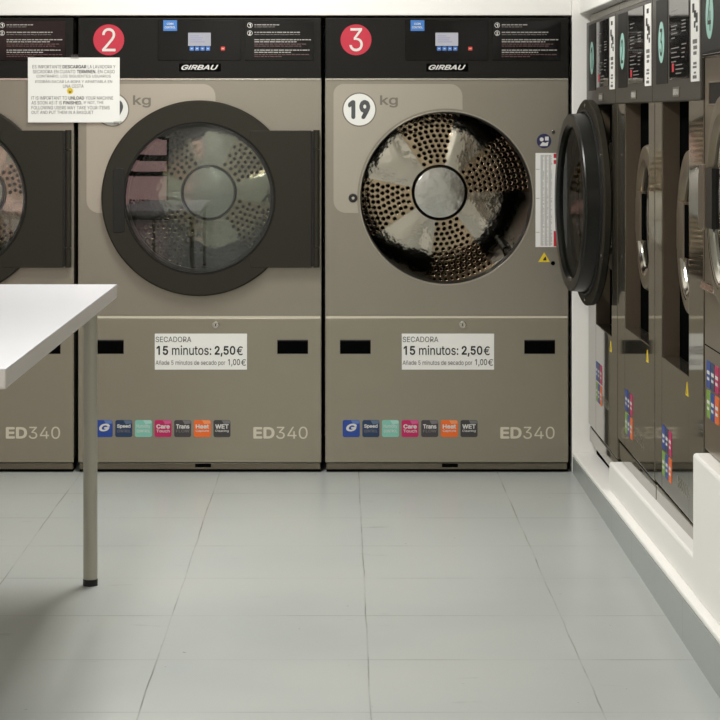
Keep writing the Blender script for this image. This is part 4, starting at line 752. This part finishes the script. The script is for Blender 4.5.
    cols = (('icon_blue', 'icon_navy', 'icon_magenta'), ('icon_green', 'icon_blue', 'icon_orange'))
    sx = r0 + 0.012 if not bare else -0.455
    for r in range(2):
        for c in range(3):
            x0 = sx + c * 0.070; z1 = 0.478 - r * 0.080 + dz
            b = MB(); b.rrect(x0, x0 + .065, Z(z1 - .073), Z(z1), .007, 0.0, .0012, ICON[cols[r][c]])
            b.quad(x0 + .010, x0 + .055, Z(z1 - .036), Z(z1 - .026), .0016, PRINT); b.quad(x0 + .012, x0 + .05, Z(z1 - .052), Z(z1 - .044), .0016, PRINT)
            part(b, 'feature_sticker')
    if not bare:
        b = MB(); b.text('HS', 0.0, 0.085, Z(.336), Z(.370), .0006, FILM, .02); b.text('6024', .092, .235, Z(.336), Z(.370), .0006, FILM, 0); part(b, 'model_lettering')
        tx = r1 - 0.060; hz = min(0.0, ledge - 0.69)
        b = MB(); b.prism([(tx, Z(.632 + hz)), (tx + .05, Z(.632 + hz)), (tx + .025, Z(.672 + hz))], 0, .0014, YEL)
        b.prism([(tx + .02, Z(.638 + hz)), (tx + .03, Z(.638 + hz)), (tx + .026, Z(.656 + hz))], .0014, .0018, INK); part(b, 'hazard_sticker')
    else:
        b = MB(); b.box(-0.40, -0.10, Z(1.46), Z(1.515), -0.01, 0.0012, DSIDE); b.box(-0.405, -0.095, Z(1.455), Z(1.46), 0, .004, WRING, .001)
        b.box(-0.405, -0.095, Z(1.515), Z(1.520), 0, .004, WRING, .001); b.box(-0.405, -0.40, Z(1.455), Z(1.52), 0, .004, WRING, .001); part(b, 'soap_drawer')
        b = MB(); b.hexa([(-0.42, -0.0, Z(.955)), (-0.20, -0.0, Z(.955)), (-0.20, -0.025, Z(.965)), (-0.42, -0.025, Z(.965)),
                          (-0.42, -0.0, Z(.985)), (-0.20, -0.0, Z(.985)), (-0.20, -0.02, Z(.985)), (-0.42, -0.02, Z(.985))], CHROME, .002); part(b, 'drain_catch')
    return root
make_washer(8.898, 1, 'washing machine farthest along the row, behind the open dryer door', -0.222, 0.315, 0.62, 0.075, 0.186)
make_washer(7.907, 2, 'washing machine with teal badge 2 at the start of the white plinth', -0.285, 0.352, 0.69, 0.20, 0.262)
make_washer(6.912, 3, 'washing machine with teal badge 3, between the ones badged 2 and 4', -0.337, 0.226, 0.685, 0.215, 0.268)
make_washer(5.905, 4, 'raised washing machine with teal badge 4 on the tall white plinth', 0, 0, 0, 0.516, 0.516, True)

# ------------------------------------------------------------------ table
def table():
    xr, yb, yf, ht = -0.684, 7.205, 4.81, 0.911
    W = 0.86; cx = xr - W / 2
    root = thing('folding_table', 'white laminate laundry table with grey metal legs in front of the dryers', 'table', (cx, (yb + yf) / 2, 0))
    l, d = W / 2, (yb - yf) / 2
    b = MB()
    b.box(-l, l, ht - 0.043, ht - 0.002, -d, d, TEDGE, 0.004)
    b.box(-l, l, ht - 0.004, ht, -d, d, TABLE, 0.0015)
    b.build('tabletop', root)
    b = MB(); ins = 0.075
    for s in (-1, 1):
        b.box(-l + ins, l - ins, ht - .078, ht - .043, s * (d - ins) - .015, s * (d - ins) + .015, TLEG, .003)
        b.box(s * (l - ins) - .015, s * (l - ins) + .015, ht - .078, ht - .043, -d + ins, d - ins, TLEG, .003)
    b.build('apron', root)
    for sx in (-1, 1):
        for sy in (-1, 1):
            x, y = sx * (l - ins), sy * (d - 0.06)
            b = MB(); b.tube((x, y, 0.018), (x, y, ht - .043), 0.0215, TLEG, 32); lg = b.build('leg', root)
            b = MB(); b.tube((x, y, 0.0), (x, y, 0.02), 0.0225, RUBBER, 32); b.build('foot_cap', lg)
table()

# ------------------------------------------------------------------ lighting
def lamp(x, y, power, col=(1.0, 0.985, 0.955), sx=0.3, sy=1.2, lab=''):
    root = thing('ceiling_light', lab, 'ceiling light', (x, y, 2.9), 0, 'ceiling lights')
    b = MB(); b.box(-sx / 2 - .03, sx / 2 + .03, -0.06, 0.0, -sy / 2 - .03, sy / 2 + .03, WHITE, .005); b.build('housing', root)
    li = bpy.data.lights.new('lamp', 'AREA'); li.shape = 'RECTANGLE'; li.size = sx; li.size_y = sy; li.energy = power; li.color = col
    lo = bpy.data.objects.new('lamp', li); COL.objects.link(lo); lo.parent = root; lo.location = (0, 0, -0.065)
lamp(-0.45, 7.8, 64, lab='ceiling light panel closest to the dryers')
lamp(-0.85, 4.6, 52, lab='ceiling light panel in front of the table end')
lamp(-0.85, 1.4, 46, lab='ceiling light panel above the camera')
lamp(-0.85, -1.4, 40, lab='added ceiling light behind the camera to brighten the drums')  # added unseen lamp, brightens the room end mirrored in the drums

w = bpy.data.worlds.new('world'); sc.world = w; w.use_nodes = True
w.node_tree.nodes['Background'].inputs[0].default_value = (0.5, 0.5, 0.5, 1)
w.node_tree.nodes['Background'].inputs[1].default_value = 0.2
sc.view_settings.view_transform = 'Standard'; sc.view_settings.look = 'None'
sc.view_settings.exposure = 0.0; sc.view_settings.gamma = 1.0; sc.view_settings.use_curve_mapping = False
sc.cycles.use_denoising = True
sc.cycles.max_bounces = 10; sc.cycles.transparent_max_bounces = 12
